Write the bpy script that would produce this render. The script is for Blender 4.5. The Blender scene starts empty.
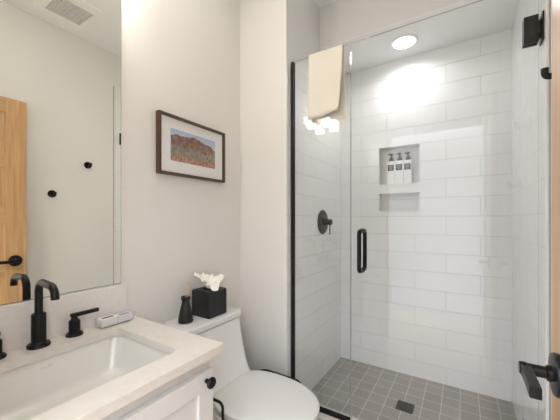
import bpy, bmesh, math, random
from mathutils import Vector, Matrix, noise
random.seed(7)
S = bpy.context.scene
COL = S.collection
PI = math.pi

# ------------------------------------------------------------------ camera, world, exposure
cam = bpy.data.cameras.new('camera')
cam.sensor_width = 36.0
cam.lens = 289.95 / 560 * 36.0
cam.shift_y = 9.5 / 560
cam.clip_start = 0.01
co = bpy.data.objects.new('camera', cam)
COL.objects.link(co)
co.location = (0, 0, 1.25)
co.rotation_euler = (PI / 2, 0, math.radians(32.23))
S.camera = co

world = bpy.data.worlds.new('world')
S.world = world
world.use_nodes = True
WN, WL = world.node_tree.nodes, world.node_tree.links
wb = WN['Background']
wb.inputs[0].default_value = (0.95, 0.97, 1.0, 1)
# hall light through the doorway: dim at eye level, boosted above as added fill
HALL_WALL, HALL_FILL = 0.85, 2.75
wt_ = WN.new('ShaderNodeTexCoord')
ws = WN.new('ShaderNodeSeparateXYZ')
wm = WN.new('ShaderNodeMapRange')
wm.interpolation_type = 'SMOOTHSTEP'
wm.inputs[1].default_value, wm.inputs[2].default_value = 0.15, 0.42
wm.inputs[3].default_value, wm.inputs[4].default_value = HALL_WALL, HALL_FILL
WL.new(wt_.outputs['Generated'], ws.inputs[0])
WL.new(ws.outputs[2], wm.inputs[0])
WL.new(wm.outputs[0], wb.inputs[1])

S.view_settings.view_transform = 'Standard'
S.view_settings.look = 'None'
S.view_settings.gamma = 1.0
S.view_settings.use_curve_mapping = False
S.view_settings.exposure = 1.24

VANITY_LAMP = 9.6      # emission of the three shades over the mirror
CEILING_FILL = 5.6     # emission of the added fill light under the room ceiling
SHOWER_LAMP = 4.0       # glow of the recessed lamp's lens in the shower ceiling
SHOWER_BEAM = 1.0       # watts of its downward beam


# ------------------------------------------------------------------ materials
def new_mat(name):
    m = bpy.data.materials.new(name)
    m.use_nodes = True
    nt = m.node_tree
    return m, nt, nt.nodes, nt.links, nt.nodes['Principled BSDF']


def simple(name, col, rough=0.5, metal=0.0, spec=0.5, bump=0.0, bscale=200.0, var=0.0, vscale=8.0, coat=0.0, sheen=0.0):
    m, nt, N, L, b = new_mat(name)
    b.inputs['Base Color'].default_value = (*col, 1)
    b.inputs['Roughness'].default_value = rough
    b.inputs['Metallic'].default_value = metal
    b.inputs['Specular IOR Level'].default_value = spec
    b.inputs['Coat Weight'].default_value = coat
    b.inputs['Sheen Weight'].default_value = sheen
    tc = N.new('ShaderNodeTexCoord')
    if var > 0:
        n = N.new('ShaderNodeTexNoise')
        n.inputs['Scale'].default_value = vscale
        n.inputs['Detail'].default_value = 6
        r = N.new('ShaderNodeValToRGB')
        r.color_ramp.elements[0].position = 0.3
        r.color_ramp.elements[1].position = 0.7
        r.color_ramp.elements[0].color = (*[c * (1 - var) for c in col], 1)
        r.color_ramp.elements[1].color = (*[min(1, c * (1 + var)) for c in col], 1)
        L.new(tc.outputs['Object'], n.inputs['Vector'])
        L.new(n.outputs['Fac'], r.inputs['Fac'])
        L.new(r.outputs['Color'], b.inputs['Base Color'])
    if bump > 0:
        n2 = N.new('ShaderNodeTexNoise')
        n2.inputs['Scale'].default_value = bscale
        n2.inputs['Detail'].default_value = 3
        bp = N.new('ShaderNodeBump')
        bp.inputs['Strength'].default_value = bump
        bp.inputs['Distance'].default_value = 0.002
        L.new(tc.outputs['Object'], n2.inputs['Vector'])
        L.new(n2.outputs['Fac'], bp.inputs['Height'])
        L.new(bp.outputs['Normal'], b.inputs['Normal'])
    return m


def brick_mat(name, axes, off, bw, rh, c1, c2, grout, mortar, rough, wav, stagger, groutdepth, speck=0.0):
    """axes: which object axes become the tile's (u, v)."""
    m, nt, N, L, b = new_mat(name)
    tc = N.new('ShaderNodeTexCoord')
    sep = N.new('ShaderNodeSeparateXYZ')
    L.new(tc.outputs['Object'], sep.inputs[0])
    cmb = N.new('ShaderNodeCombineXYZ')
    for i, ax in enumerate(axes):
        ad = N.new('ShaderNodeMath')
        ad.operation = 'ADD'
        ad.inputs[1].default_value = off[i]
        L.new(sep.outputs[ax], ad.inputs[0])
        L.new(ad.outputs[0], cmb.inputs[i])
    br = N.new('ShaderNodeTexBrick')
    br.offset = 0.5 if stagger else 0.0
    br.offset_frequency = 2
    br.squash = 1.0
    br.inputs['Scale'].default_value = 1.0
    br.inputs['Brick Width'].default_value = bw
    br.inputs['Row Height'].default_value = rh
    br.inputs['Mortar Size'].default_value = mortar
    br.inputs['Mortar Smooth'].default_value = 0.3
    br.inputs['Bias'].default_value = 0.0
    br.inputs['Color1'].default_value = (*c1, 1)
    br.inputs['Color2'].default_value = (*c2, 1)
    br.inputs['Mortar'].default_value = (*grout, 1)
    L.new(cmb.outputs[0], br.inputs['Vector'])
    if speck > 0:
        n = N.new('ShaderNodeTexNoise')
        n.inputs['Scale'].default_value = 170
        n.inputs['Detail'].default_value = 5
        L.new(tc.outputs['Object'], n.inputs['Vector'])
        mr = N.new('ShaderNodeMapRange')
        mr.inputs[1].default_value = 0.3
        mr.inputs[2].default_value = 0.7
        mr.inputs[3].default_value = 1 - speck
        mr.inputs[4].default_value = 1 + speck
        L.new(n.outputs['Fac'], mr.inputs[0])
        mx = N.new('ShaderNodeVectorMath')
        mx.operation = 'SCALE'
        L.new(br.outputs['Color'], mx.inputs[0])
        L.new(mr.outputs[0], mx.inputs['Scale'])
        L.new(mx.outputs[0], b.inputs['Base Color'])
    else:
        L.new(br.outputs['Color'], b.inputs['Base Color'])
    b.inputs['Roughness'].default_value = rough
    # grout recess
    inv = N.new('ShaderNodeMath')
    inv.operation = 'SUBTRACT'
    inv.inputs[0].default_value = 1.0
    L.new(br.outputs['Fac'], inv.inputs[1])
    bp = N.new('ShaderNodeBump')
    bp.inputs['Strength'].default_value = groutdepth
    bp.inputs['Distance'].default_value = 0.002
    L.new(inv.outputs[0], bp.inputs['Height'])
    # hand-made waviness of the glaze
    n2 = N.new('ShaderNodeTexNoise')
    n2.inputs['Scale'].default_value = 9
    n2.inputs['Detail'].default_value = 2
    L.new(tc.outputs['Object'], n2.inputs['Vector'])
    bp2 = N.new('ShaderNodeBump')
    bp2.inputs['Strength'].default_value = wav
    bp2.inputs['Distance'].default_value = 0.01
    L.new(n2.outputs['Fac'], bp2.inputs['Height'])
    L.new(bp.outputs['Normal'], bp2.inputs['Normal'])
    L.new(bp2.outputs['Normal'], b.inputs['Normal'])
    return m


def glass_mat(name, tint, refl=1.0):
    m, nt, N, L, b = new_mat(name)
    N.remove(b)
    out = N['Material Output']
    tr = N.new('ShaderNodeBsdfTransparent')
    tr.inputs[0].default_value = (*tint, 1)
    gl = N.new('ShaderNodeBsdfGlossy')
    gl.inputs['Roughness'].default_value = 0.0
    gl.inputs[0].default_value = (refl, refl, refl, 1)
    fr = N.new('ShaderNodeFresnel')
    fr.inputs[0].default_value = 1.45
    # same amount whichever side of the pane is met
    geo = N.new('ShaderNodeNewGeometry')
    io = N.new('ShaderNodeMapRange')
    io.inputs[3].default_value = 1.45
    io.inputs[4].default_value = 1 / 1.45
    L.new(geo.outputs['Backfacing'], io.inputs[0])
    L.new(io.outputs[0], fr.inputs[0])
    mx = N.new('ShaderNodeMixShader')
    L.new(fr.outputs[0], mx.inputs[0])
    L.new(tr.outputs[0], mx.inputs[1])
    L.new(gl.outputs[0], mx.inputs[2])
    L.new(mx.outputs[0], out.inputs[0])
    return m


def emit_mat(name, col, strength):
    m, nt, N, L, b = new_mat(name)
    N.remove(b)
    e = N.new('ShaderNodeEmission')
    e.inputs[0].default_value = (*col, 1)
    e.inputs[1].default_value = strength
    L.new(e.outputs[0], N['Material Output'].inputs[0])
    return m


def wood_mat(name, dark, light, axis, scale=14.0, rough=0.4, spec=0.5):
    m, nt, N, L, b = new_mat(name)
    tc = N.new('ShaderNodeTexCoord')
    mp = N.new('ShaderNodeMapping')
    sc = [scale * 2.2] * 3
    sc[axis] = scale * 0.12
    mp.inputs['Scale'].default_value = sc
    n = N.new('ShaderNodeTexNoise')
    n.inputs['Scale'].default_value = 2.0
    n.inputs['Detail'].default_value = 7
    n.inputs['Distortion'].default_value = 0.6
    r = N.new('ShaderNodeValToRGB')
    r.color_ramp.elements[0].position = 0.3
    r.color_ramp.elements[1].position = 0.72
    r.color_ramp.elements[0].color = (*dark, 1)
    r.color_ramp.elements[1].color = (*light, 1)
    L.new(tc.outputs['Object'], mp.inputs[0])
    L.new(mp.outputs[0], n.inputs['Vector'])
    L.new(n.outputs['Fac'], r.inputs['Fac'])
    L.new(r.outputs['Color'], b.inputs['Base Color'])
    b.inputs['Roughness'].default_value = rough
    b.inputs['Specular IOR Level'].default_value = spec
    return m


def print_mat(name):
    """desert mountain under a pale sky; y and z of the print are its axes"""
    m, nt, N, L, b = new_mat(name)
    tc = N.new('ShaderNodeTexCoord')
    sep = N.new('ShaderNodeSeparateXYZ')
    L.new(tc.outputs['Object'], sep.inputs[0])

    def mr(inp, a, c, d, e):
        q = N.new('ShaderNodeMapRange')
        q.inputs[1].default_value, q.inputs[2].default_value = a, c
        q.inputs[3].default_value, q.inputs[4].default_value = d, e
        L.new(inp, q.inputs[0])
        return q.outputs[0]

    def math_(op, a, bb):
        q = N.new('ShaderNodeMath')
        q.operation = op
        for i, x in enumerate((a, bb)):
            if isinstance(x, (int, float)):
                q.inputs[i].default_value = x
            else:
                L.new(x, q.inputs[i])
        return q.outputs[0]

    def noise_(scale, detail, vec=None):
        q = N.new('ShaderNodeTexNoise')
        q.inputs['Scale'].default_value = scale
        q.inputs['Detail'].default_value = detail
        L.new(vec or tc.outputs['Object'], q.inputs['Vector'])
        return q.outputs['Fac']

    def mixc(f, a, bb):
        q = N.new('ShaderNodeMixRGB')
        L.new(f, q.inputs[0])
        for i, x in ((1, a), (2, bb)):
            if isinstance(x, tuple):
                q.inputs[i].default_value = (*x, 1)
            else:
                L.new(x, q.inputs[i])
        return q.outputs[0]
    v = mr(sep.outputs[2], 1.540, 1.697, 0, 1)
    u = mr(sep.outputs[1], 0.912, 1.21, 0, 1)
    # ridge line
    ramp = N.new('ShaderNodeValToRGB')
    e = ramp.color_ramp.elements
    pts = [(0, .78), (.12, .85), (.28, .84), (.5, .92), (.62, .86), (.72, .80), (.86, .78), (1, .62)]
    e[0].position, e[0].color = 0, (.78, .78, .78, 1)
    e[1].position, e[1].color = 1, (.62, .62, .62, 1)
    for p, q in pts[1:-1]:
        k = e.new(p)
        k.color = (q, q, q, 1)
    L.new(u, ramp.inputs[0])
    ridge = math_('ADD', ramp.outputs[0], math_('MULTIPLY', math_('SUBTRACT', noise_(70, 3), 0.5), 0.10))
    rockm = math_('LESS_THAN', v, ridge)
    sky = mixc(v, (.75, .80, .86), (.40, .52, .72))
    rock = mixc(mr(noise_(60, 6), .35, .65, 0, 1), (.13, .060, .042), (.33, .18, .13))
    scrub = mixc(mr(noise_(90, 4), .4, .6, 0, 1), (.20, .17, .12), (.36, .31, .22))
    red = mixc(mr(noise_(120, 4), .42, .58, 0, 1), (.30, .10, .06), (.62, .34, .22))
    f1 = mr(math_('ADD', v, math_('MULTIPLY', math_('SUBTRACT', noise_(25, 4), .5), .5)), .44, .54, 1, 0)
    f2 = mr(math_('ADD', v, math_('MULTIPLY', math_('SUBTRACT', noise_(30, 4), .5), .3)), .14, .22, 1, 0)
    c = mixc(f1, rock, scrub)
    c = mixc(f2, c, red)
    c = mixc(rockm, sky, c)
    L.new(c, b.inputs['Base Color'])
    b.inputs['Roughness'].default_value = 0.7
    return m


MT = {}
MT['paint'] = simple('wall_paint', (0.79, 0.78, 0.755), 0.55, spec=0.3, bump=0.25, bscale=160)
MT['ceil'] = simple('ceiling_paint', (0.89, 0.885, 0.875), 0.7, spec=0.2, bump=0.15, bscale=140)
MT['joint_shade'] = simple('shadow_line_grey', (0.38, 0.37, 0.35), 0.6)  # shade colour for the line beside the right tile trim
MT['trim'] = simple('trim_paint', (0.80, 0.78, 0.75), 0.35)
TC1, TC2, TG = (0.86, 0.865, 0.86), (0.845, 0.85, 0.845), (0.74, 0.735, 0.725)
MT['tile_back'] = brick_mat('glazed_tile_back', (0, 2), (0.299, -0.0725), 0.40, 0.1335, TC1, TC2, TG, 0.0016, 0.17, 0.42, True, 0.9)
MT['tile_side'] = brick_mat('glazed_tile_side', (1, 2), (0.15, -0.0725), 0.40, 0.1335, TC1, TC2, TG, 0.0016, 0.14, 0.2, True, 0.9)
MT['mosaic'] = brick_mat('shower_floor_mosaic', (0, 1), (0.822, -1.983 + 2.02), 0.101, 0.101, (0.35, 0.325, 0.30), (0.315, 0.293, 0.272), (0.60, 0.58, 0.55), 0.0022, 0.55, 0.05, False, 0.5, speck=0.24)
MT['floor'] = brick_mat('room_floor_tile', (0, 1), (0.1, 0.2), 0.6, 0.3, (0.40, 0.34, 0.28), (0.37, 0.315, 0.26), (0.33, 0.29, 0.25), 0.002, 0.45, 0.05, True, 0.4, speck=0.06)
MT['quartz'] = simple('cream_quartz', (0.67, 0.64, 0.605), 0.22, var=0.035, vscale=45)
MT['splash'] = simple('pale_quartz_slab', (0.78, 0.765, 0.74), 0.25, var=0.035, vscale=60)
MT['cabinet'] = simple('cabinet_paint', (0.66, 0.665, 0.665), 0.38)
MT['ceramic'] = simple('white_ceramic', (0.76, 0.765, 0.765), 0.08, coat=0.3)
MT['basin'] = simple('basin_ceramic', (0.74, 0.735, 0.70), 0.10, coat=0.3)
MT['seat'] = simple('seat_plastic', (0.68, 0.685, 0.68), 0.18)
MT['black'] = simple('matte_black_metal', (0.006, 0.006, 0.006), 0.34, spec=0.3)
MT['bronze'] = simple('dark_bronze_metal', (0.022, 0.021, 0.017), 0.38, metal=0.2)
MT['blackp'] = simple('black_plastic', (0.014, 0.014, 0.015), 0.4)
MT['chrome'] = simple('polished_metal', (0.7, 0.7, 0.7), 0.12, metal=1.0)
MT['glass'] = glass_mat('clear_glass', (0.993, 0.996, 0.994))
MT['plastic'] = glass_mat('clear_plastic', (0.96, 0.965, 0.97))
MT['pglass'] = glass_mat('picture_glass', (0.99, 0.99, 0.99))
MT['gedge'] = simple('glass_edge', (0.50, 0.56, 0.54), 0.15)
MT['mirror'] = simple('mirror_silver', (0.95, 0.955, 0.90), 0.0, metal=1.0)
MT['medge'] = simple('mirror_edge', (0.16, 0.17, 0.155), 0.3)
MT['oak'] = wood_mat('oak_upright', (0.42, 0.235, 0.105), (0.59, 0.365, 0.178), 2, rough=0.28)
MT['oakh'] = wood_mat('oak_level', (0.42, 0.235, 0.105), (0.59, 0.365, 0.178), 1, rough=0.28)
MT['walnut'] = wood_mat('walnut', (0.045, 0.022, 0.012), (0.11, 0.055, 0.03), 1, 30)
MT['mat'] = simple('mat_board', (0.88, 0.88, 0.87), 0.8)
MT['print'] = print_mat('landscape_print')
MT['towel'] = simple('cream_terry', (0.83, 0.79, 0.69), 0.95, spec=0.1, bump=0.8, bscale=420, sheen=0.3)
MT['tissue'] = simple('tissue_paper', (0.86, 0.84, 0.79), 0.9, spec=0.1)
MT['leather'] = simple('black_leather', (0.009, 0.009, 0.010), 0.5, bump=0.6, bscale=330)
MT['black_ceramic'] = simple('black_ceramic', (0.010, 0.010, 0.011), 0.45)
MT['reed'] = simple('reed_wood', (0.62, 0.44, 0.27), 0.7)
MT['bottle'] = simple('white_bottle', (0.84, 0.84, 0.83), 0.25)
MT['label'] = simple('charcoal_label', (0.012, 0.014, 0.016), 0.5)
MT['ink'] = simple('pale_ink', (0.62, 0.62, 0.60), 0.6)
MT['faintink'] = simple('faint_mark', (0.52, 0.50, 0.48), 0.3)
MT['carton'] = simple('white_carton', (0.84, 0.83, 0.80), 0.5)
MT['bluecarton'] = simple('pale_blue_wrap', (0.78, 0.79, 0.82), 0.5)
MT['dkink'] = simple('dark_print', (0.10, 0.085, 0.075), 0.6)
MT['greyink'] = simple('grey_print', (0.22, 0.22, 0.26), 0.6)
MT['white'] = simple('white_enamel', (0.88, 0.87, 0.85), 0.4)
MT['dark'] = simple('dark_void', (0.03, 0.027, 0.024), 0.9)
MT['fill_room'] = emit_mat('room_fill_glow', (1.0, 0.93, 0.84), CEILING_FILL)
MT['lamp_van'] = emit_mat('vanity_shade_glow', (1.0, 0.90, 0.78), VANITY_LAMP)
MT['lamp_sh'] = emit_mat('shower_lamp_lens', (0.93, 0.96, 1.0), SHOWER_LAMP)


# ------------------------------------------------------------------ mesh helpers
class B:
    def __init__(self):
        self.bm = bmesh.new()
        self.mats = []
        self.mi = 0

    def mat(self, key):
        m = MT[key]
        if m not in self.mats:
            self.mats.append(m)
        self.mi = self.mats.index(m)
        return self

    def _face(self, vs):
        try:
            f = self.bm.faces.new(vs)
            f.material_index = self.mi
            return f
        except ValueError:
            return None

    def box(self, x0, x1, y0, y1, z0, z1, bev=0.0, seg=2, M=None):
        t = bmesh.new()
        bmesh.ops.create_cube(t, size=1)
        for v in t.verts:
            v.co = Vector(((x0 + x1) / 2 + v.co.x * (x1 - x0), (y0 + y1) / 2 + v.co.y * (y1 - y0), (z0 + z1) / 2 + v.co.z * (z1 - z0)))
        if bev > 0:
            bmesh.ops.bevel(t, geom=t.edges[:], offset=bev, segments=seg, profile=0.5, affect='EDGES')
        self._merge(t, M)
        return self

    def _merge(self, t, M=None):
        mp = {}
        for v in t.verts:
            mp[v] = self.bm.verts.new(M @ v.co if M else v.co)
        for f in t.faces:
            self._face([mp[v] for v in f.verts])
        t.free()

    def rings(self, rings, close=True, cap0=True, cap1=True):
        R = [[self.bm.verts.new(p) for p in r] for r in rings]
        n = len(R[0])
        for a, b in zip(R, R[1:]):
            for i in range(n if close else n - 1):
                j = (i + 1) % n
                self._face([a[i], a[j], b[j], b[i]])
        if cap0:
            self._face(list(reversed(R[0])))
        if cap1:
            self._face(R[-1])
        return self

    def lathe(self, prof, org=(0, 0, 0), axis=(0, 0, 1), n=32, cap0=True, cap1=True):
        q = Vector((0, 0, 1)).rotation_difference(Vector(axis).normalized())
        o = Vector(org)
        rs = []
        for r, z in prof:
            rs.append([o + q @ Vector((r * math.cos(2 * PI * i / n), r * math.sin(2 * PI * i / n), z)) for i in range(n)])
        return self.rings(rs, True, cap0, cap1)

    def tube(self, pts, rad, n=16):
        P = [Vector(p) for p in pts]
        rr = rad if isinstance(rad, (list, tuple)) else [rad] * len(P)
        tang = []
        for i in range(len(P)):
            a = P[max(0, i - 1)]
            b = P[min(len(P) - 1, i + 1)]
            tang.append((b - a).normalized())
        up = Vector((0, 0, 1)) if abs(tang[0].z) < 0.9 else Vector((1, 0, 0))
        nx = tang[0].cross(up).normalized()
        rs = []
        for i, t in enumerate(tang):
            nx = (nx - t * nx.dot(t)).normalized()
            ny = t.cross(nx)
            rs.append([P[i] + nx * rr[i] * math.cos(2 * PI * k / n) + ny * rr[i] * math.sin(2 * PI * k / n) for k in range(n)])
        return self.rings(rs)

    def build(self, name, mat=None, parent=None, sharp=38, mods=()):
        if mat is not None and not self.mats:
            self.mats = [MT[mat]]
        bmesh.ops.recalc_face_normals(self.bm, faces=self.bm.faces[:])
        for f in self.bm.faces:
            f.smooth = True
        for e in self.bm.edges:
            if len(e.link_faces) == 2 and e.calc_face_angle(0) > math.radians(sharp):
                e.smooth = False
        me = bpy.data.meshes.new(name)
        self.bm.to_mesh(me)
        self.bm.free()
        for m in self.mats:
            me.materials.append(m)
        o = bpy.data.objects.new(name, me)
        COL.objects.link(o)
        if sharp < 90:
            wn = o.modifiers.new('weighted_normals', 'WEIGHTED_NORMAL')
            wn.keep_sharp = True
        if parent is not None:
            o.parent = parent
            bpy.context.view_layer.update()
            o.matrix_parent_inverse = world_of(parent).inverted()
        return o


def world_of(o):
    m = Matrix.Translation(o.location) @ o.rotation_euler.to_matrix().to_4x4()
    if o.parent is not None:
        m = world_of(o.parent) @ o.matrix_parent_inverse @ m
    return m


def tag(o, label, cat, group=None):
    o['label'] = label
    o['category'] = cat
    if group:
        o['group'] = group
    return o


def thing(name, label, cat, loc, group=None):
    o = bpy.data.objects.new(name, None)
    o.empty_display_size = 0.05
    COL.objects.link(o)
    o.location = loc
    return tag(o, label, cat, group)


def struct(o):
    o['kind'] = 'structure'
    return o


def rrect(x0, x1, y0, y1, r, z, n=6):
    pts = []
    for cx, cy, a0 in ((x1 - r, y1 - r, 0), (x0 + r, y1 - r, 90), (x0 + r, y0 + r, 180), (x1 - r, y0 + r, 270)):
        for k in range(n + 1):
            a = math.radians(a0 + 90 * k / n)
            pts.append(Vector((cx + r * math.cos(a), cy + r * math.sin(a), z)))
    return pts


def arc(c, r, a0, a1, ax, ay, n=10):
    """points on a circle in the plane of ax, ay"""
    c, ax, ay = Vector(c), Vector(ax), Vector(ay)
    return [c + ax * (r * math.cos(math.radians(a0 + (a1 - a0) * k / n))) + ay * (r * math.sin(math.radians(a0 + (a1 - a0) * k / n))) for k in range(n + 1)]


# ------------------------------------------------------------------ dimensions
XL, XS, XR = -1.2206, -0.8716, 0.2736
YS, YG, YH, YB = 1.4516, 1.509, 1.9136, 2.347
ZC, ZSC, ZSF, ZCURB = 2.768, 2.47, 0.088, 0.168
CT = 0.84   # counter top

# ------------------------------------------------------------------ room shell
struct(B().box(XL - 0.1, XR + 0.1, -1.2, YB + 0.12, -0.08, 0).build('floor', 'floor'))
struct(B().box(XL - 0.1, XR + 0.1, -0.13, YB + 0.12, ZC, ZC + 0.06).build('ceiling', 'ceil'))
struct(B().box(XL - 0.1, XL, -0.13, YB + 0.12, 0, ZC).build('wall_left', 'paint'))
struct(B().box(XR, XR + 0.1, -0.13, YB + 0.12, 0, ZC).build('wall_right', 'paint'))
struct(B().box(XL, XS - 0.009, YS, YB + 0.12, 0, ZC).build('wall_alcove', 'paint'))
struct(B().box(XS - 0.009, XR, YH, YB + 0.12, ZSC, ZC).build('wall_header', 'paint'))
struct(B().box(XL, -0.62, -0.13, 0, 0, ZC).box(0.192, XR, -0.13, 0, 0, ZC).box(-0.62, 0.192, -0.13, 0, 2.09, ZC).build('wall_front', 'paint'))
struct(B().box(-0.70, -0.62, 0, 0.015, 0, 2.17).box(-0.62, 0.192, 0.0, 0.015, 2.09, 2.17).build('trim_1', 'trim'))
# reveal beside the shower, painted above the tile
struct(B().box(XS - 0.009, XS, YS, YH, 2.192, ZC).build('wall_reveal', 'paint'))
# shower ceiling board
struct(B().box(XS, XR - 0.009, YH, YB, ZSC - 0.006, ZSC).build('ceiling_shower', 'ceil'))
# tile on the shower walls
struct(B().box(XS - 0.009, XS, YS, YH, 0.0, 2.192).box(XS - 0.009, XS, YH, YB, 0, ZSC).build('wall_shower_left', 'tile_side'))
struct(B().box(XR - 0.009, XR, 1.4463, YB, 0, ZSC).build('wall_shower_right', 'tile_side'))
struct(B().box(XR - 0.012, XR - 0.0002, 1.434, 1.4463, 0, ZSC, 0.002).build('trim_2', 'trim'))
NX0, NX1 = -0.56, -0.266
NZ = (1.313, 1.453, 1.518, 1.811)
ND = 0.09
w = B().mat('tile_back')
bx = (XS, XR - 0.009)
for x0, x1, z0, z1 in ((bx[0], NX0, 0, ZSC), (NX1, bx[1], 0, ZSC), (NX0, NX1, 0, NZ[0]), (NX0, NX1, NZ[1], NZ[2]), (NX0, NX1, NZ[3], ZSC)):
    w.box(x0, x1, YB, YB + ND, z0, z1)
w.box(NX0 - 0.02, NX1 + 0.02, YB + ND, YB + ND + 0.02, NZ[0] - 0.02, NZ[3] + 0.02)
struct(w.build('wall_shower_back'))
# niche edge trims
n = B()
for z0, z1 in ((NZ[0], NZ[1]), (NZ[2], NZ[3])):
    n.box(NX0 + 0.0004, NX1 - 0.0004, YB - 0.002, YB + ND - 0.001, z0, z0 + 0.006)
    n.box(NX0 + 0.0004, NX0 + 0.004, YB - 0.002, YB + 0.006, z0 + 0.006, z1 - 0.003)
    n.box(NX1 - 0.004, NX1 - 0.0004, YB - 0.002, YB + 0.006, z0 + 0.006, z1 - 0.003)
    n.box(NX0 + 0.0004, NX1 - 0.0004, YB - 0.002, YB + 0.006, z1 - 0.003, z1 - 0.0002)
struct(n.build('trim_3', 'trim'))
struct(B().box(XR - 0.005, XR - 0.0002, 1.429, 1.434, 0, ZSC).build('shadow_strip', 'joint_shade'))  # grey strip painted in as the shadow line where the trim meets the wall
struct(B().box(XS, XR - 0.009, 1.56, YB, 0, ZSF).build('floor_shower', 'mosaic'))
struct(B().box(XS, XR - 0.012, 1.452, 1.56, 0, ZCURB, 0.003).build('trim_4', 'quartz'))
struct(B().box(XL, XS, YS - 0.013, YS, 0, 0.11, 0.003).build('baseboard_alcove', 'trim'))
struct(B().box(XL, XL + 0.013, 0.72, YS - 0.013, 0, 0.11, 0.003).build('baseboard_left', 'trim'))
struct(B().box(XR - 0.013, XR, 0.02, 1.434, 0, 0.11, 0.003).build('baseboard_right', 'trim'))

# ------------------------------------------------------------------ oak door standing open
DX0, DX1, DY0, DY1, DZ = 0.148, 0.188, 0.006, 0.770, 2.066
door = thing('door_1', 'oak five-panel door standing open against the right wall, black lever handle', 'door', (DX1, DY0, 0))
door['kind'] = 'structure'
B().box(DX0, DX1, DY0, DY0 + 0.115, 0.008, DZ, 0.002).box(DX0, DX1, DY1 - 0.115, DY1, 0.008, DZ, 0.002).build('stile', 'oak', door)
rl = B()
pt = [1.965 - 0.365 * k for k in range(5)]
rl.box(DX0, DX1, DY0 + 0.115, DY1 - 0.115, 1.965, DZ, 0.002)
for k in range(1, 5):
    rl.box(DX0, DX1, DY0 + 0.115, DY1 - 0.115, pt[k], pt[k] + 0.10, 0.002)
rl.box(DX0, DX1, DY0 + 0.115, DY1 - 0.115, 0.008, pt[4] - 0.265, 0.002)
rl.build('rail', 'oakh', door)
for k in range(5):
    B().box(DX0 + 0.013, DX1 - 0.013, DY0 + 0.113, DY1 - 0.113, pt[k] - 0.267, pt[k] + 0.002).build('panel', 'oak', door)
LY, LZ = 0.708, 0.970
lev = B()
for sx, x0 in ((-1, DX0), (1, DX1)):
    lev.lathe([(0.0, 0.0), (0.037, 0.0), (0.038, 0.006), (0.036, 0.010), (0.022, 0.012), (0.0, 0.012)], (x0, LY, LZ), (sx, 0, 0), 40, False, False)
lev_o = lev.build('lever_handle', 'black', door)
for sx, x0 in ((-1, DX0), (1, DX1)):
    q = B()
    ln = 0.056 if sx < 0 else 0.05
    q.lathe([(0.014, 0.008), (0.014, 0.018), (0.0105, 0.020), (0.0105, ln - 0.010), (0.0115, ln - 0.009), (0.0115, ln), (0.010, ln + 0.002)], (x0, LY, LZ), (sx, 0, 0), 28)
    xa = x0 + sx * (ln - 0.016)
    xb = x0 + sx * (ln + 0.0)
    q.box(min(xa, xb), max(xa, xb), LY - 0.092, LY + 0.006, LZ - 0.011, LZ + 0.009, 0.002)
    q.build('lever', 'black', lev_o)

# ------------------------------------------------------------------ vanity
VY0, VY1, VX = 0.060, 0.676, -0.701
van = thing('vanity_cabinet', 'white-painted shaker vanity cabinet under the cream worktop', 'cabinet', ((XL + VX) / 2, (VY0 + VY1) / 2, 0))
c = B()
c.box(XL + 0.002, VX, VY0, VY0 + 0.018, 0.09, CT - 0.026)
c.box(XL + 0.002, VX, VY1 - 0.018, VY1, 0.09, CT - 0.026)
c.box(XL + 0.002, XL + 0.014, VY0 + 0.018, VY1 - 0.018, 0.09, CT - 0.026)
c.box(XL + 0.014, VX, VY0 + 0.018, VY1 - 0.018, 0.09, 0.108)
c.box(VX - 0.018, VX, VY0 + 0.018, VY1 - 0.018, CT - 0.085, CT - 0.026)
c.box(XL + 0.05, VX - 0.06, VY0 + 0.02, VY1 - 0.02, 0, 0.09)
c.build('cabinet_body', 'cabinet', van)
dz0, dz1 = 0.105, CT - 0.068
for i, (y0, y1) in enumerate(((VY0 + 0.002, (VY0 + VY1) / 2 - 0.0015), ((VY0 + VY1) / 2 + 0.0015, VY1 - 0.001))):
    d = B()
    x0, x1 = VX + 0.001, VX + 0.021
    d.box(x0, x1, y0, y0 + 0.058, dz0, dz1, 0.0012).box(x0, x1, y1 - 0.058, y1, dz0, dz1, 0.0012)
    d.box(x0, x1, y0 + 0.058, y1 - 0.058, dz0, dz0 + 0.058, 0.0012).box(x0, x1, y0 + 0.058, y1 - 0.058, dz1 - 0.058, dz1, 0.0012)
    d.box(x0, x0 + 0.010, y0 + 0.056, y1 - 0.056, dz0 + 0.056, dz1 - 0.056)
    dd = d.build('door', 'cabinet', van)
    ky = y1 - 0.030
    B().lathe([(0.007, 0.0), (0.007, 0.010), (0.006, 0.012), (0.012, 0.017), (0.0170, 0.021), (0.0175, 0.025), (0.0140, 0.029), (0.0, 0.030)],
              (x1, ky, 0.745), (1, 0, 0), 28, True, False).build('knob', 'black', dd)

# worktop with a cut-out
SX0, SX1, SY0, SY1 = -1.107, -0.754, 0.165, 0.603
wt = thing('worktop', 'cream quartz worktop with backsplash and sink cut-out on the vanity', 'worktop', (-0.94, 0.384, CT - 0.026))


def slab_with_hole(outer, inner, z0, z1):
    b = B()
    bm = b.bm
    loops = []
    for loop in (outer, inner):
        vs = [bm.verts.new((p[0], p[1], z1)) for p in loop]
        es = [bm.edges.new((vs[i], vs[(i + 1) % len(vs)])) for i in range(len(vs))]
        loops += es
    r = bmesh.ops.triangle_fill(bm, edges=loops, use_beauty=True)
    faces = [f for f in bm.faces]
    ex = bmesh.ops.extrude_face_region(bm, geom=faces)
    for v in ex['geom']:
        if isinstance(v, bmesh.types.BMVert):
            v.co.z = z0
    return b


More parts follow.
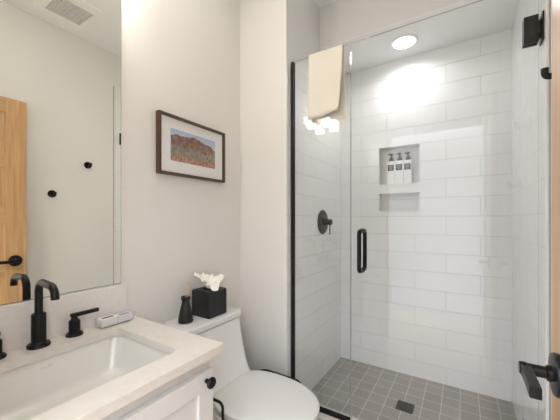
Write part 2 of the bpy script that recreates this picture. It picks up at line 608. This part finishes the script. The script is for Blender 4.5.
t = slab_with_hole([(XL + 0.001, 0.052), (-0.668, 0.052), (-0.668, 0.714), (XL + 0.001, 0.714)],
                   [tuple(p[:2]) for p in rrect(SX0, SX1, SY0, SY1, 0.035, 0)], CT - 0.026, CT)
t.build('slab', 'quartz', wt)
B().box(XL + 0.001, XL + 0.020, 0.052, 0.692, CT + 0.0003, 0.981, 0.0015).build('backsplash', 'splash', wt)

# undermount basin
bs = thing('sink_basin', 'white rectangular undermount basin set in the worktop', 'sink', ((SX0 + SX1) / 2, 0.384, 0.69))
g = 0.004
rs = []
zt = CT - 0.0265
for dx, z, r in ((-0.011, zt, .04), (-0.011, zt - 0.012, .04), (0, zt - 0.012, .04), (0, zt, .04), (g * -1, zt, .037), (0.004, zt - 0.02, .037), (0.016, zt - 0.10, .05), (0.026, zt - 0.118, .055), (0.05, zt - 0.127, .05), (0.12, zt - 0.131, .05)):
    rs.append(rrect(SX0 - 0.004 + dx, SX1 + 0.004 - dx, SY0 - 0.004 + dx, SY1 + 0.004 - dx, r, z, 8))
rs = [rs[0]] + rs[3:]
# outer shell wraps underneath
out = []
for dx, z, r in ((0.13, zt - 0.141, .05), (0.05, zt - 0.139, .05), (0.010, zt - 0.122, .055), (0.0, zt - 0.10, .05), (-0.009, zt - 0.02, .04), (-0.0105, zt - 0.012, .04), (-0.011, zt - 0.010, .04)):
    out.append(rrect(SX0 - 0.004 + dx, SX1 + 0.004 - dx, SY0 - 0.004 + dx, SY1 + 0.004 - dx, r, z, 8))
bowl = B().rings(out + [rs[0]] + rs[2:]).build('bowl', 'basin', bs, 50)
mk = B()
for k, (y, h_) in enumerate(((0.364, .003), (0.3675, .004), (0.371, .003), (0.3745, .004), (0.378, .003), (0.383, .006), (0.387, .006), (0.391, .006))):
    mk.box(-1.1075, -1.1052, y, y + 0.0016, 0.7865, 0.7865 + h_)
mk.build('maker_mark', 'faintink', bowl)
B().lathe([(0.0, -0.002), (0.021, -0.002), (0.022, 0.003), (0.017, 0.004), (0.014, 0.001), (0.0, 0.0005)], (-0.92, 0.384, zt - 0.1295), n=28, cap0=False, cap1=False).build('drain', 'black', bs)

# faucet: spout and two lever handles
FX, FY = -1.163, 0.378
fa = thing('faucet', 'matte black widespread faucet with curved spout and two levers behind the basin', 'faucet', (FX, FY, CT))
z0 = CT + 0.0003
s = B()
s.lathe([(0.0315, 0), (0.0315, 0.006), (0.0295, 0.009), (0.0225, 0.009), (0.0225, 0.013), (0.0198, 0.015), (0.0198, 0.103), (0.018, 0.106), (0.0115, 0.107)], (FX, FY, z0), n=36)
p = [(FX, FY, z0 + 0.10), (FX, FY, z0 + 0.14), (FX, FY, z0 + 0.175)]
p += arc((FX + 0.033, FY, z0 + 0.176), 0.033, 180, 84, (1, 0, 0), (0, 0, 1), 10)
p += arc((FX + 0.090, FY, z0 + 0.172), 0.033, 82, -6, (1, 0, 0), (0, 0, 1), 10)
s.tube(p, 0.0112, 22)
s.build('spout', 'black', fa, 40)
for hy, dy in ((0.482, 1), (0.274, -1)):
    h = B()
    h.lathe([(0.0265, 0), (0.0265, 0.005), (0.025, 0.008), (0.0195, 0.008), (0.0195, 0.012), (0.0172, 0.013), (0.0172, 0.050), (0.012, 0.056), (0.009, 0.060), (0.009, 0.070)], (FX - 0.004, hy, z0), n=32)
    ho = h.build('handle', 'black', fa, 40)
    B().box(FX - 0.011, FX + 0.003, min(hy - 0.012 * dy, hy + 0.080 * dy), max(hy - 0.012 * dy, hy + 0.080 * dy), z0 + 0.064, z0 + 0.077, 0.002).build('lever', 'black', ho)

# ------------------------------------------------------------------ mirror
m = B().mat('medge').box(XL + 0.0005, XL + 0.004, 0.055, 0.676, 0.983, 2.18)
m.mat('mirror').box(XL + 0.004, XL + 0.0055, 0.0565, 0.6745, 0.9845, 2.1785)
tag(m.build('wall_mirror'), 'large frameless mirror on the left wall above the basin', 'mirror')

# vanity lamp above the mirror (out of the frame)
vl = thing('vanity_light', 'black bar lamp with three glass shades above the mirror', 'lamp', (XL, 0.37, 2.30))
B().box(XL + 0.0003, XL + 0.02, 0.12, 0.62, 2.285, 2.335, 0.003).build('back_plate', 'black', vl)
for y in (0.17, 0.37, 0.57):
    a = B().tube([(XL + 0.0203, y, 2.31), (XL + 0.07, y, 2.31), (XL + 0.085, y, 2.30), (XL + 0.085, y, 2.282)], 0.008, 12).build('arm', 'black', vl)
    B().lathe([(0.0, 0.0), (0.030, -0.004), (0.042, -0.02), (0.046, -0.10), (0.040, -0.11), (0.0, -0.113)], (XL + 0.085, y, 2.282), n=24, cap0=False, cap1=False).build('shade', 'lamp_van', a)
# fill panel added on the ceiling out of the frame, evens out the lighting
rc = thing('ceiling_fill_light', 'square fill light added on the ceiling to soften the room lighting', 'lamp', (-0.78, 0.76, ZC))
B().box(-0.94, -0.62, 0.60, 0.92, ZC - 0.03, ZC - 0.0003, 0.004).build('housing', 'white', rc)
B().box(-0.92, -0.64, 0.62, 0.90, ZC - 0.036, ZC - 0.0302).build('diffuser', 'fill_room', rc)
# recessed lamp in the shower ceiling
sc = thing('recessed_light', 'lit round recessed lamp in the shower ceiling', 'lamp', (-0.34, 2.13, ZSC - 0.006))
B().lathe([(0.070, 0.0), (0.087, 0.0), (0.089, -0.004), (0.084, -0.009), (0.072, -0.007)], (-0.34, 2.13, ZSC - 0.006), n=48, cap0=False, cap1=False).build('trim_ring', 'white', sc)
B().lathe([(0.0, -0.005), (0.0725, -0.005)], (-0.34, 2.13, ZSC - 0.006), n=48, cap0=False, cap1=False).build('lens', 'lamp_sh', sc)
bl = bpy.data.lights.new('shower_beam', 'AREA')
bl.shape = 'DISK'
bl.size = 0.13
bl.energy = SHOWER_BEAM
bl.spread = math.radians(155)
bl.color = (0.96, 0.98, 1.0)
bo = bpy.data.objects.new('shower_beam', bl)
COL.objects.link(bo)
bo.location = (-0.34, 2.13, ZSC - 0.0125)

# ceiling vent seen in the mirror
ve = thing('ceiling_vent', 'square white ceiling vent with a mesh grille, seen in the mirror', 'vent', (-0.05, 0.95, ZC))
vx0, vx1, vy0, vy1 = -0.215, 0.115, 0.79, 1.10
f = B()
for x0, x1, y0, y1 in ((vx0, -0.140, vy0, vy1), (0.078, vx1, vy0, vy1), (-0.140, 0.078, vy0, 0.848), (-0.140, 0.078, 1.070, vy1)):
    f.box(x0, x1, y0, y1, ZC - 0.020, ZC - 0.0003, 0.003)
f.build('vent_frame', 'white', ve)
gr = B()
for k in range(1, 15):
    x = -0.140 + 0.218 * k / 15
    gr.box(x - 0.0018, x + 0.0018, 0.848, 1.070, ZC - 0.014, ZC - 0.008)
for k in range(1, 15):
    y = 0.848 + 0.222 * k / 15
    gr.box(-0.140, 0.078, y - 0.0018, y + 0.0018, ZC - 0.014, ZC - 0.008)
gr.build('grille', 'white', ve)
B().box(-0.140, 0.078, 0.848, 1.070, ZC - 0.003, ZC - 0.0003).build('backing', 'dark', ve)

# robe hooks on the right wall
for (y, z, lab) in ((1.215, 1.712, 'upper black robe hook on the right wall, nearer the shower'), (0.962, 1.450, 'lower black robe hook on the right wall, nearer the oak door')):
    h = thing('robe_hook', lab, 'hook', (XR, y, z), 'black robe hooks')
    B().lathe([(0.0, 0), (0.028, 0), (0.028, 0.007), (0.025, 0.011), (0.0, 0.011)], (XR, y, z), (-1, 0, 0), 28, False, False).build('rosette', 'black', h)
    pp = [(XR - 0.006, y, z - 0.010), (XR - 0.030, y, z - 0.014)] + arc((XR - 0.042, y, z - 0.001), 0.014, -70, -180, (1, 0, 0), (0, 0, 1), 8) + [(XR - 0.056, y, z + 0.012)]
    B().tube(pp, [0.0095] * (len(pp) - 1) + [0.0105], 14).build('peg', 'black', h)

# ------------------------------------------------------------------ framed landscape
py0, py1, pz0, pz1 = 0.840, 1.283, 1.468, 1.761
pf = thing('framed_picture', 'framed desert mountain landscape in a thin walnut frame above the toilet', 'picture', (XL, 1.05, 1.468))
fb = B()
x0, x1, fw = XL + 0.001, XL + 0.027, 0.013
for a in ((py0, py0 + fw, pz0, pz1), (py1 - fw, py1, pz0, pz1), (py0 + fw, py1 - fw, pz0, pz0 + fw), (py0 + fw, py1 - fw, pz1 - fw, pz1)):
    fb.box(x0, x1, *a, 0.0008)
fb.build('frame', 'walnut', pf)
B().box(x0, x0 + 0.014, py0 + 0.011, py1 - 0.011, pz0 + 0.011, pz1 - 0.011).build('mat_board', 'mat', pf)
B().box(x0 + 0.0141, x0 + 0.0150, 0.912, 1.21, 1.540, 1.697).build('print', 'print', pf)
B().box(x0 + 0.019, x0 + 0.0205, py0 + 0.0125, py1 - 0.0125, pz0 + 0.0125, pz1 - 0.0125).build('glass_pane', 'pglass', pf)

# ------------------------------------------------------------------ toilet
TY = 1.052
to = thing('toilet', 'white one-piece toilet with closed lid beside the vanity', 'toilet', (-0.85, TY, 0))


def egg(xr, xf, hw, z, wide=0.5, hwr=None, n=48, pw=2.3):
    """closed outline: rear end at xr, tip at xf; widest at fraction 'wide'"""
    xm = xr + (xf - xr) * wide
    pts = []
    for k in range(n):
        a = 2 * PI * k / n
        ca, sa = math.cos(a), math.sin(a)
        if ca >= 0:
            e = 2.05
            x = xm + (xf - xm) * abs(ca) ** (2 / e)
            y = hw * math.copysign(abs(sa) ** (2 / e), sa)
        else:
            e = pw
            x = xm - (xm - xr) * abs(ca) ** (2 / e)
            y = hw * math.copysign(abs(sa) ** (2 / e), sa)
            if hwr is not None:
                tt = (xm - x) / (xm - xr)
                y *= 1 - (1 - hwr / hw) * tt ** 2
        pts.append(Vector((x, TY + y, z)))
    return pts


bw = B()
bw.rings([egg(-1.19, -0.60, 0.125, 0.0, .5, pw=6), egg(-1.19, -0.595, 0.128, 0.03, .5, pw=6), egg(-1.19, -0.585, 0.13, 0.14, .5, pw=6),
          egg(-1.20, -0.555, 0.145, 0.24, .52, pw=6), egg(-1.21, -0.51, 0.165, 0.33, .55, pw=7), egg(-1.213, -0.510, 0.172, 0.390, .58, pw=8),
          egg(-1.213, -0.503, 0.177, 0.426, .6, pw=8), egg(-1.213, -0.507, 0.173, 0.434, .6, pw=8)])
# tank growing out of the deck
tk = []
for z, xf, hw, r in ((0.405, -0.86, 0.150, .06), (0.430, -0.885, 0.158, .06), (0.460, -0.925, 0.164, .05), (0.49, -0.950, 0.167, .045), (0.54, -0.974, 0.170, .04), (0.60, -0.994, 0.173, .036), (0.66, -1.010, 0.176, .034), (0.7235, -1.024, 0.179, .032)):
    tk.append(rrect(-1.214, xf, TY - hw, TY + hw, r, z, 8))
bw.rings(tk)
bw.build('bowl', 'ceramic', to, 55)
ld = []
for d, z in ((0.022, 0.7237), (0.022, 0.7300), (0.001, 0.7303), (0, 0.7315), (0, 0.7535), (0.0015, 0.7565), (0.005, 0.7578), (0.03, 0.7585)):
    ld.append(rrect(-1.216 + d, -1.016 - d, TY - 0.188 + d, TY + 0.188 - d, max(.012, .034 - d), z, 10))
B().rings(ld).build('tank_lid', 'ceramic', to, 24)
st = []
for d, z in ((0.006, 0.427), (0.0, 0.430), (0.0, 0.443), (0.004, 0.446)):
    st.append(egg(-0.94 + d, -0.499 - d, 0.178 - d, z + 0.008, .46, 0.160, 64, 3.6))
B().rings(st).build('seat', 'seat', to)
sl = []
for d, z in ((0.004, 0.4475), (-0.002, 0.450), (-0.002, 0.459), (0.004, 0.4635), (0.016, 0.4665), (0.06, 0.470), (0.12, 0.4715)):
    sl.append(egg(-0.960 + d * 0.6, -0.495 - d, 0.182 - d, z + 0.008, .46, max(0.02, 0.164 - d), 64, 3.6))
B().rings(sl).build('lid', 'seat', to, 50)

# reed diffuser on the tank
rd = thing('reed_diffuser', 'small black flask with two reeds on the toilet tank', 'diffuser', (-1.128, 0.930, 0.7586))
B().lathe([(0.0, 0), (0.033, 0), (0.035, 0.004), (0.032, 0.03), (0.025, 0.065), (0.0175, 0.096), (0.0165, 0.101), (0.021, 0.109), (0.021, 0.122), (0.0175, 0.123), (0.014, 0.118), (0, 0.112)], (-1.126, 0.936, 0.7586), n=32, cap0=False, cap1=False).build('flask', 'black_ceramic', rd)
B().tube([(-1.130, 0.926, 0.80), (-1.122, 0.947, 0.950)], 0.0032, 8).build('reed', 'reed', rd)
B().tube([(-1.126, 0.930, 0.80), (-1.112, 0.957, 0.943)], 0.0032, 8).build('reed', 'reed', rd)

# tissue box cover
TBX0, TBX1, TBY0, TBY1, TBZ = -1.182, -1.053, 1.018, 1.147, 0.7588
tb = B()
H = 0.132
ro = [rrect(TBX0 + d, TBX1 - d, TBY0 + d, TBY1 - d, 0.008, z, 5) for d, z in ((0.002, TBZ), (0, TBZ + 0.003), (0, TBZ + H - 0.008), (0.003, TBZ + H - 0.002), (0.008, TBZ + H))]
cx, cy = (TBX0 + TBX1) / 2, (TBY0 + TBY1) / 2
ro.append(rrect(cx - 0.034, cx + 0.034, cy - 0.034, cy + 0.034, 0.03, TBZ + H + 0.001, 5))
ro.append(rrect(cx - 0.033, cx + 0.033, cy - 0.033, cy + 0.033, 0.03, TBZ + H - 0.012, 5))
tb.rings(ro)
tag(tb.build('tissue_box', 'leather', None, 60), 'black leather-look cube tissue box cover on the toilet tank', 'tissue box')
ts = B()
rg = []
nn = 90
a_right = math.atan2(0.716, 0.697)
LOBES = ((a_right + PI - 0.25, 0.75, 0.046, 0.032), (a_right + 0.15, 0.75, 0.056, 0.020), (a_right - 1.15, 0.50, 0.046, -0.046), (a_right + 1.7, 0.8, 0.030, 0.020))
for j in range(11):
    q = j / 10
    ring = []
    for k in range(nn):
        a = 2 * PI * k / nn
        rr, zz = 0.020, 0.0
        for la, wd, dr, dzz in LOBES:
            dd = (a - la + PI) % (2 * PI) - PI
            e = math.exp(-(dd / wd) ** 2)
            rr += dr * e
            zz += dzz * e
        f = 0.006 * math.sin(9 * a + 1.5) + 0.004 * math.sin(17 * a + 3 * q)
        z = TBZ + H - 0.004 + 0.046 * math.sin(min(1.0, q * 1.6) * PI / 2) + zz * q ** 1.4 + f * q
        z = max(z, TBZ + H + 0.003)
        r = 0.010 + q * rr
        ring.append((cx + r * math.cos(a), cy + r * math.sin(a), z))
    rg.append(ring)
ts.rings(rg, True, True, False)
to_ = ts.build('tissue', 'tissue', None, 180)
md = to_.modifiers.new('solid', 'SOLIDIFY')
md.thickness = 0.0012
tag(to_, 'crumpled white tissue sticking out of the black box', 'tissue')

# toilet paper stand between the vanity and the toilet
px, pY = -0.752, 0.795
tp = thing('paper_stand', 'thin black freestanding toilet paper stand between vanity and toilet', 'paper holder', (px, pY, 0))
B().lathe([(0.0, 0), (0.072, 0), (0.074, 0.004), (0.070, 0.009), (0.0, 0.012)], (px, pY, 0), n=36, cap0=False, cap1=False).build('base', 'black', tp)
pp = [(px, pY, 0.008), (px, pY, 0.30), (px, pY, 0.547)] + arc((px - 0.02, pY, 0.549), 0.02, 0, 90, (1, 0, 0), (0, 0, 1), 8) + [(px - 0.06, pY, 0.569), (px - 0.105, pY, 0.569), (px - 0.112, pY, 0.579), (px - 0.113, pY, 0.592)]
B().tube(pp, 0.0055, 12).build('pole', 'black', tp)

# slim waste bin between the toilet and the alcove wall
bn = thing('waste_bin', 'slim black waste bin tucked between toilet and wall, only its rim showing', 'bin', (-0.885, 1.345, 0))
bi = B()
o_, i_ = [], []
for z, g2 in ((0.0, 0.012), (0.350, 0.0)):
    o_.append(rrect(-1.03 + g2, -0.74 - g2, 1.272 + g2 * .6, 1.422 - g2 * .6, 0.06, z, 8))
for z, g2 in ((0.350, 0.003), (0.006, 0.015)):
    i_.append(rrect(-1.03 + g2, -0.74 - g2, 1.272 + g2 * .6, 1.422 - g2 * .6, 0.057, z, 8))
bi.rings(o_ + i_)
bi.build('bucket', 'blackp', bn, 40)
rim = rrect(-1.032, -0.738, 1.270, 1.424, 0.061, 0.352, 8)
B().tube(rim + [rim[0]], 0.0045, 8).build('rim', 'blackp', bn)

# clear amenity tray with small cartons
ax, ay = -1.160, 0.622
tr = B()
tr.rings([rrect(ax - 0.024, ax + 0.024, ay - 0.066, ay + 0.066, 0.006, CT + 0.0004, 4), rrect(ax - 0.027, ax + 0.027, ay - 0.071, ay + 0.071, 0.006, CT + 0.034, 4),
          rrect(ax - 0.0255, ax + 0.0255, ay - 0.0695, ay + 0.0695, 0.006, CT + 0.034, 4), rrect(ax - 0.0225, ax + 0.0225, ay - 0.0645, ay + 0.0645, 0.006, CT + 0.003, 4)])
tag(tr.build('amenity_tray', 'plastic', None, 40), 'clear plastic tray on the worktop against the backsplash', 'tray')
for (y0, y1, mt, ik, nm, lab) in ((ay - 0.060, ay + 0.000, 'carton', 'dkink', 'soap_box', 'white soap box with a dark printed panel in the clear tray'),
                                  (ay + 0.004, ay + 0.060, 'bluecarton', 'greyink', 'soap_packet', 'pale blue-grey packet in the clear tray')):
    hh = 0.030 if nm == 'soap_box' else 0.026
    kx = 0.0195
    t_ = thing(nm, lab, 'toiletry', (ax, (y0 + y1) / 2, CT + 0.0034))
    B().box(ax - kx, ax + kx, y0, y1, CT + 0.0034, CT + 0.0034 + hh, 0.002).build('carton', mt, t_)
    B().box(ax - 0.006, ax + 0.010, y0 + 0.008, y1 - 0.010, CT + 0.0034 + hh, CT + 0.0038 + hh).build('printed_panel', ik, t_)

# ------------------------------------------------------------------ shower glass
SPX = -0.507
sp = thing('glass_panel', 'fixed clear glass shower panel in a black channel, towel over its top', 'shower panel', (-0.69, YG, ZCURB))


def pane(x0, x1, z0, z1):
    b = B()
    bm = b.bm
    b.mat('glass')
    b.mats = [MT['glass'], MT['gedge']]
    b.box(x0, x1, YG - 0.005, YG + 0.005, z0, z1)
    bm.faces.ensure_lookup_table()
    for f in bm.faces:
        f.normal_update()
        f.material_index = 0 if abs(f.normal.y) > 0.9 else 1
    return b


ZG = 2.188
pane(XS + 0.009, SPX, ZCURB + 0.006, ZG).build('glass', None, sp)
cb = B()
cb.box(XS + 0.006, XS + 0.021, YG - 0.011, YG - 0.0055, ZCURB, ZG).box(XS + 0.006, XS + 0.021, YG + 0.0055, YG + 0.011, ZCURB, ZG).box(XS + 0.006, XS + 0.0085, YG - 0.0055, YG + 0.0055, ZCURB, ZG)
cb.build('wall_channel', 'black', sp)
cc = B()
cc.box(XS + 0.021, SPX, YG - 0.011, YG - 0.0055, ZCURB + 0.0004, ZCURB + 0.019).box(XS + 0.021, SPX, YG + 0.0055, YG + 0.011, ZCURB + 0.0004, ZCURB + 0.019).box(XS + 0.021, SPX, YG - 0.0055, YG + 0.0055, ZCURB + 0.0004, ZCURB + 0.0055)
cc.build('floor_channel', 'black', sp)

sd = thing('shower_door', 'frameless clear glass shower door with black pull handle and two hinges', 'shower door', (0.25, YG, ZCURB))
pane(-0.503, XR - 0.021, ZCURB + 0.010, ZG).build('glass', None, sd)
hx, hz0, hz1 = -0.445, 0.985, 1.190
for sgn in (-1, 1):
    q = YG + sgn * 0.047
    pth = [(hx, YG + sgn * 0.0052, hz1), (hx, YG + sgn * 0.033, hz1)] + arc((hx, YG + sgn * 0.033, hz1 - 0.017), 0.017, 90, 0, (0, sgn, 0), (0, 0, 1), 8)
    pth += arc((hx, YG + sgn * 0.033, hz0 + 0.017), 0.017, 0, -90, (0, sgn, 0), (0, 0, 1), 8) + [(hx, YG + sgn * 0.0052, hz0)]
    hb = B().tube(pth, 0.0108, 18)
    for z in (hz0, hz1):
        hb.lathe([(0.0, 0), (0.013, 0), (0.013, 0.004), (0.0095, 0.005)], (hx, YG + sgn * 0.0052, z), (0, sgn, 0), 24, False, True)
    hb.build('handle', 'black', sd)
for z0 in (1.944, 0.328):
    z1 = z0 + 0.109
    h = B()
    xe = XR - 0.021
    for ya, yb in ((YG - 0.017, YG - 0.0052), (YG + 0.0052, YG + 0.017)):
        h.box(0.204, xe - 0.002, ya, yb, z0, z1, 0.0025)
    h.box(xe - 0.030, XR - 0.0165, YG - 0.021, YG - 0.016, z0 + 0.030, z1 - 0.030, 0.001)
    h.box(xe + 0.0005, XR - 0.0145, YG - 0.015, YG + 0.015, z0 + 0.022, z1 - 0.022, 0.001)
    h.box(XR - 0.0145, XR - 0.0092, YG - 0.030, YG + 0.030, z0, z1, 0.002)
    ho = h.build('hinge', 'bronze', sd)
    B().box(0.226, 0.231, YG - 0.0176, YG - 0.0169, z0 + 0.030, z1 - 0.030).build('slot', 'black', ho)

# towel folded over the fixed panel
tx0, tx1 = -0.748, -0.545
tw = B()
prof = [(YG - 0.010, 1.812 + (2.150 - 1.812) * k / 14) for k in range(15)]
prof += [(YG + 0.0105 * math.sin(math.radians(a)), ZG - 0.006 + 0.012 * math.cos(math.radians(a))) for a in range(-90, 91, 15)]
prof += [(YG + 0.0115, 2.150 - (2.150 - 1.800) * k / 14) for k in range(15)]
cols = 26
rows = []
for i, (y, z) in enumerate(prof):
    row = []
    for k in range(cols + 1):
        u = k / cols
        front = y < YG
        t_ = max(0.0, (2.15 - z) / 0.34)
        x = tx0 + (tx1 - tx0) * u
        if front:
            x -= 0.018 * u * t_ ** 1.3
            zz = z + (0.006 + 0.022 * u ** 1.6) * t_
            yy = y - (0.004 + 0.010 * (0.5 + 0.5 * math.sin(u * 9 + 1.0)) + 0.012 * u ** 4) * t_
        else:
            x += 0.006 * t_
            zz = z
            yy = y + (0.003 + 0.006 * (0.5 + 0.5 * math.sin(u * 8))) * t_
        row.append((x, yy, zz))
    rows.append(row)
tw.rings(rows, False, False, False)
two = tw.build('towel', 'towel', None, 180)
md = two.modifiers.new('solid', 'SOLIDIFY')
md.thickness = 0.004
md.offset = 1.0
tag(two, 'cream towel folded over the top of the fixed shower panel', 'towel')

# shower valve
vv = thing('shower_valve', 'round dark shower valve with small lever on the left shower wall', 'valve', (XS, 1.977, 1.232))
B().lathe([(0.0, 0), (0.087, 0), (0.089, 0.004), (0.084, 0.010), (0.04, 0.014), (0, 0.014)], (XS, 1.966, 1.231), (1, 0, 0), 48, False, False).build('escutcheon', 'bronze', vv)
kn = B().lathe([(0.024, 0.012), (0.024, 0.030), (0.021, 0.032), (0.021, 0.070), (0.0185, 0.073), (0, 0.073)], (XS, 1.966, 1.231), (1, 0, 0), 32, True, False).build('knob', 'bronze', vv)
B().tube([(XS + 0.058, 1.966, 1.222), (XS + 0.058, 1.968, 1.14)], 0.0042, 10).build('lever', 'bronze', kn)

# drain
dr = thing('shower_drain', 'square black shower drain with slots in the grey mosaic floor', 'drain', (-0.302, 1.931, ZSF))
dx, dy, hs = -0.302, 1.931, 0.0485
d = B()
for a in ((-hs, hs, -hs, -hs + 0.007), (-hs, hs, hs - 0.007, hs), (-hs, -hs + 0.007, -hs + 0.007, hs - 0.007), (hs - 0.007, hs, -hs + 0.007, hs - 0.007)):
    d.box(dx + a[0], dx + a[1], dy + a[2], dy + a[3], ZSF + 0.0003, ZSF + 0.0045)
d.build('drain_frame', 'black', dr)
q = B()
for i in range(1, 6):
    p_ = -hs + 0.007 + (2 * hs - 0.014) * i / 6
    q.box(dx + p_ - 0.0035, dx + p_ + 0.0035, dy - hs + 0.007, dy + hs - 0.007, ZSF + 0.0015, ZSF + 0.004)
    q.box(dx - hs + 0.007, dx + hs - 0.007, dy + p_ - 0.0035, dy + p_ + 0.0035, ZSF + 0.0015, ZSF + 0.004)
q.build('drain_grate', 'bronze', dr)
B().box(dx - hs + 0.007, dx + hs - 0.007, dy - hs + 0.007, dy + hs - 0.007, ZSF + 0.0003, ZSF + 0.001).build('drain_well', 'black', dr)

# three pump bottles in the upper niche
def make_bottle(lab):
    r = thing('pump_bottle', lab, 'bottle', (0, 0, 0), 'white pump bottles in the niche')
    B().box(-0.0293, 0.0293, -0.0285, 0.0285, 0, 0.178, 0.004, 3).build('bottle_body', 'bottle', r)
    lb = B().box(-0.0225, 0.0225, -0.0293, -0.0286, 0.104, 0.150).build('label', 'label', r)
    t = B()
    for z, wd in ((0.141, 0.012), (0.134, 0.015), (0.124, 0.013), (0.114, 0.010)):
        t.box(-wd, wd, -0.0296, -0.02931, z - 0.0012, z + 0.0012)
    t.build('lettering', 'ink', lb)
    pu = B()
    pu.lathe([(0.019, 0.1782), (0.019, 0.188), (0.015, 0.198), (0.008, 0.211), (0.0065, 0.218), (0.0065, 0.224), (0.0115, 0.227), (0.0125, 0.236), (0.010, 0.242), (0.0, 0.243)], (0, 0, 0), n=24, cap1=False)
    pu.tube([(0, 0, 0.232), (-0.012, -0.012, 0.234), (-0.022, -0.022, 0.230)], [0.0055, 0.005, 0.004], 10)
    pu.build('pump', 'blackp', r)
    return r


def copy_tree(o, parent=None):
    c = o.copy()
    COL.objects.link(c)
    if parent is not None:
        c.parent = parent
        c.matrix_parent_inverse = o.matrix_parent_inverse.copy()
    for ch in list(o.children):
        copy_tree(ch, c)
    return c


b0 = make_bottle('leftmost of the three white pump bottles in the shower niche')
b1 = copy_tree(b0)
b2 = copy_tree(b0)
b1['label'] = 'middle one of the three white pump bottles in the shower niche'
b2['label'] = 'rightmost of the three white pump bottles in the shower niche'
for o, x in ((b0, -0.474), (b1, -0.414), (b2, -0.354)):
    o.location = (x, 2.395, NZ[2] + 0.0064)
